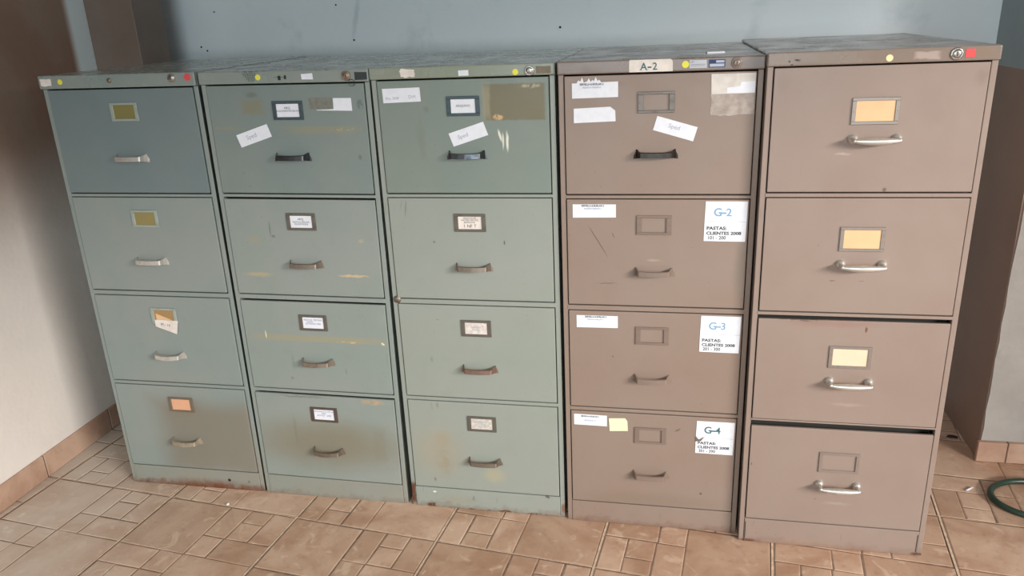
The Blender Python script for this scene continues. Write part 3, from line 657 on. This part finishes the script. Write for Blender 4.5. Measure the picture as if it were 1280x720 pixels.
# ---- cabinet 5: pinkish beige
r = roots[4]; w = W[4]; P4 = ('#8c7b71', '#8f7f75')
rs = [dict(c=(.2, .0), h=(.16, .025), col='#9a7c66', a=.6, soft=.8, brk=(25, .3, .6)), dict(c=(.025, .003), h=(.03, .008), col='#5a3c2c', a=.9, soft=.6, brk=(50, .35, .5)), dict(c=(.47, .003), h=(.02, .006), col='#4f382b', a=.9, soft=.6)]
make_body(4, r, w, H[4], .772, [paint('cabinet_paint_e', *P4, stains=rs, rust=.2), mInside], True, True)
tp = make_top(r, w, H[4], .772, paint('top_paint_e', *('#84766b', '#86796f'), rough=.2, dust='#8e837b', stains=[
    dict(c=(.063, 1.317), h=(.008, .003), col='#2e2622', a=1, soft=.5, brk=(120, .4, .5)), dict(c=(.046, 1.315), h=(.003, .003), col='#3a302a', a=.9, soft=.5, wob=.001), dict(c=(.052, 1.308), h=(.003, .002), col='#3a302a', a=.9, soft=.5, wob=.001),
    dict(c=(.335, 1.319), h=(.028, .009), col='#b3a39a', a=.7, soft=.3, box=True), dict(c=(.449, 1.321), h=(.022, .0095), col='#8a7768', a=.85, soft=.3, box=True, brk=(140, .35, .5))]), True)
dot(tp, .258, 1.316, mPaleYellow, .0075, label='pale yellow round sticker'); lock(tp, .394, 1.3205, .0135)
sticker(tp, [(.412, 1.3125), (.431, 1.3125), (.431, 1.3300), (.412, 1.3300)], mRed, (), y=-.0072, label='red square sticker')
mHoldE = metal('steel_holder', '#9d958e', '#837a74', .4, .7)
stE = [[dict(c=(.18, 1.103), h=(.02, .003), col='#a6988e', a=.8, soft=.7), dict(c=(.28, 1.018), h=(.005, .006), col='#554439', a=.8, soft=.6, wob=.002), dict(c=(.035, 1.27), h=(.02, .03), col='#86776e', a=.6, soft=.8), dict(c=(.452, 1.27), h=(.015, .02), col='#807068', a=.6, soft=.8)],
       [dict(c=(.185, .790), h=(.008, .0015), col='#584d46', a=.9, soft=.5, brk=(300, .4, .5)), dict(c=(.25, .790), h=(.007, .0015), col='#584d46', a=.9, soft=.5, brk=(300, .4, .5)), dict(c=(.145, .88), h=(.005, .003), col='#826e64', a=.7, soft=.7)],
       [dict(c=(.276, .661), h=(.0035, .009), col='#6e4c35', a=1, soft=.5, wob=.003), dict(c=(.20, .676), h=(.13, .012), col='#866054', a=.35, soft=.8), dict(c=(.12, .683), h=(.06, .003), col='#554840', a=.7, soft=.6, brk=(60, .4, .5)), dict(c=(.25, .45), h=(.05, .006), col='#a3958b', a=.5, soft=.8)],
       [dict(c=(.195, .157), h=(.005, .002), col='#6e5e54', a=.8, soft=.6), dict(c=(.022, .255), h=(.002, .004), col='#583d33', a=.9, soft=.5, wob=.001), dict(c=(.25, .148), h=(.04, .006), col='#a2958c', a=.5, soft=.8)]]
mOr = flat('orange_card', '#dbb287', .6, 0, .04, 20); mPe = flat('pale_peach_card', '#dfc6aa', .6)
mHoldP = paint('holder_paint_e', '#85776d', '#7f7168', scratch=.3)
for k in range(4):
    d = make_drawer(r, k, w, paint('drawer_paint_e%d' % k, *P4, stains=stE[k], grime=.1, scratch=.12), True, sag=[0, 0, .0015, .0025][k])
    T = TOPS5[k]; hx = .190 + .0015*k
    holder(d, hx, hx+.102, T-.131, T-.070, mHoldE if k < 3 else mHoldP, .0075, .0095, .0035)
    if k < 3: card(d, hx+.0085, hx+.0935, T-.1235, T-.0775, mOr if k < 2 else mPe)
    handle_bow(d, .2455+.001*k, T-.164 - .004*(k > 1), mChrome)

# ------------------------------------------------------------------ small things
# scrap of paper lying on the brown cabinet's top
s3 = specs[3]
bm = bmesh.new(); add_box(bm, -.022, .022, -.014, .010, 0, .004, .0004, 0, 1)
o = obj('paper_scrap', bm, mPaper); o.location = (1.866, .155, s3[3]+.0004); o.rotation_euler = (0, -.0035, .12)
thing(o, 'small folded white paper scrap lying on top of the brown cabinet', 'paper')
# white stub on the floor near the right pier
bm = bmesh.new(); add_tube(bm, [(-.016, 0, 0), (.016, 0, 0)], .0028, 10)
o = obj('matchstick', bm, mPaper); o.location = (2.693, .307, .0031); o.rotation_euler = (0, 0, .7)
thing(o, 'tiny white stick on the floor between cabinets and green hose', 'stick')
# pebble of plaster
bm = bmesh.new(); bmesh.ops.create_icosphere(bm, subdivisions=2, radius=.005)
for v in bm.verts: v.co *= random.uniform(.8, 1.1); v.co.z *= .7
o = obj('plaster_crumb', bm, mPaper); o.location = (.400, -.082, .0032)
thing(o, 'white crumb of plaster on the tiles before the leftmost cabinets', 'crumb')
# flat dark piece in the gap by the pier
bm = bmesh.new(); pp = [(-.019, -.004), (-.006, -.010), (.014, -.009), (.020, .001), (.010, .007), (-.010, .009)]
lo = [bm.verts.new((a, b, 0)) for a, b in pp]; hi = [bm.verts.new((a*.9, b*.8, .004)) for a, b in pp]
bm.faces.new(lo[::-1]); bm.faces.new(hi)
for k in range(6): bm.faces.new((lo[k], lo[(k+1) % 6], hi[(k+1) % 6], hi[k]))
o = obj('dark_piece', bm, flat('flat_black', '#1d1a18', .8)); o.location = (2.742, .632, .0004); o.rotation_euler = (0, 0, -.1)
thing(o, 'small black flat piece on the floor between the rightmost cabinet and the brown wall side', 'scrap')
# green garden hose loop
bm = bmesh.new(); pts = []
ctr = (2.873, .262)
for k in range(64):
    a = math.radians(20) + 2*math.pi*1.15*k/63
    rx = .133; ry = .100
    lift = .0095 + (.0185*max(0, (k-50)/13) if k > 50 else 0)
    pts.append((ctr[0]+rx*math.cos(a)+(.0 if k < 50 else .004*(k-50)/2), ctr[1]+ry*math.sin(a), lift))
pts += [(3.02, .44, .028), (3.12, .41, .018), (3.30, .25, .0095), (3.6, .05, .0095)]
pts = pts[1:]
add_tube(bm, pts, .0092, 14)
hose = obj('garden_hose', bm, flat('green_hose_rubber', '#24392f', .35, 0, .12, 20)); thing(hose, 'dark green garden hose looped on the tiles at the right', 'hose')
bm = bmesh.new(); add_tube(bm, [(2.985, .30, .011), (2.995, .275, .011), (3.01, .24, .011)], [.011, .0125, .011], 14)
obj('hose_connector', bm, mBlack, hose)
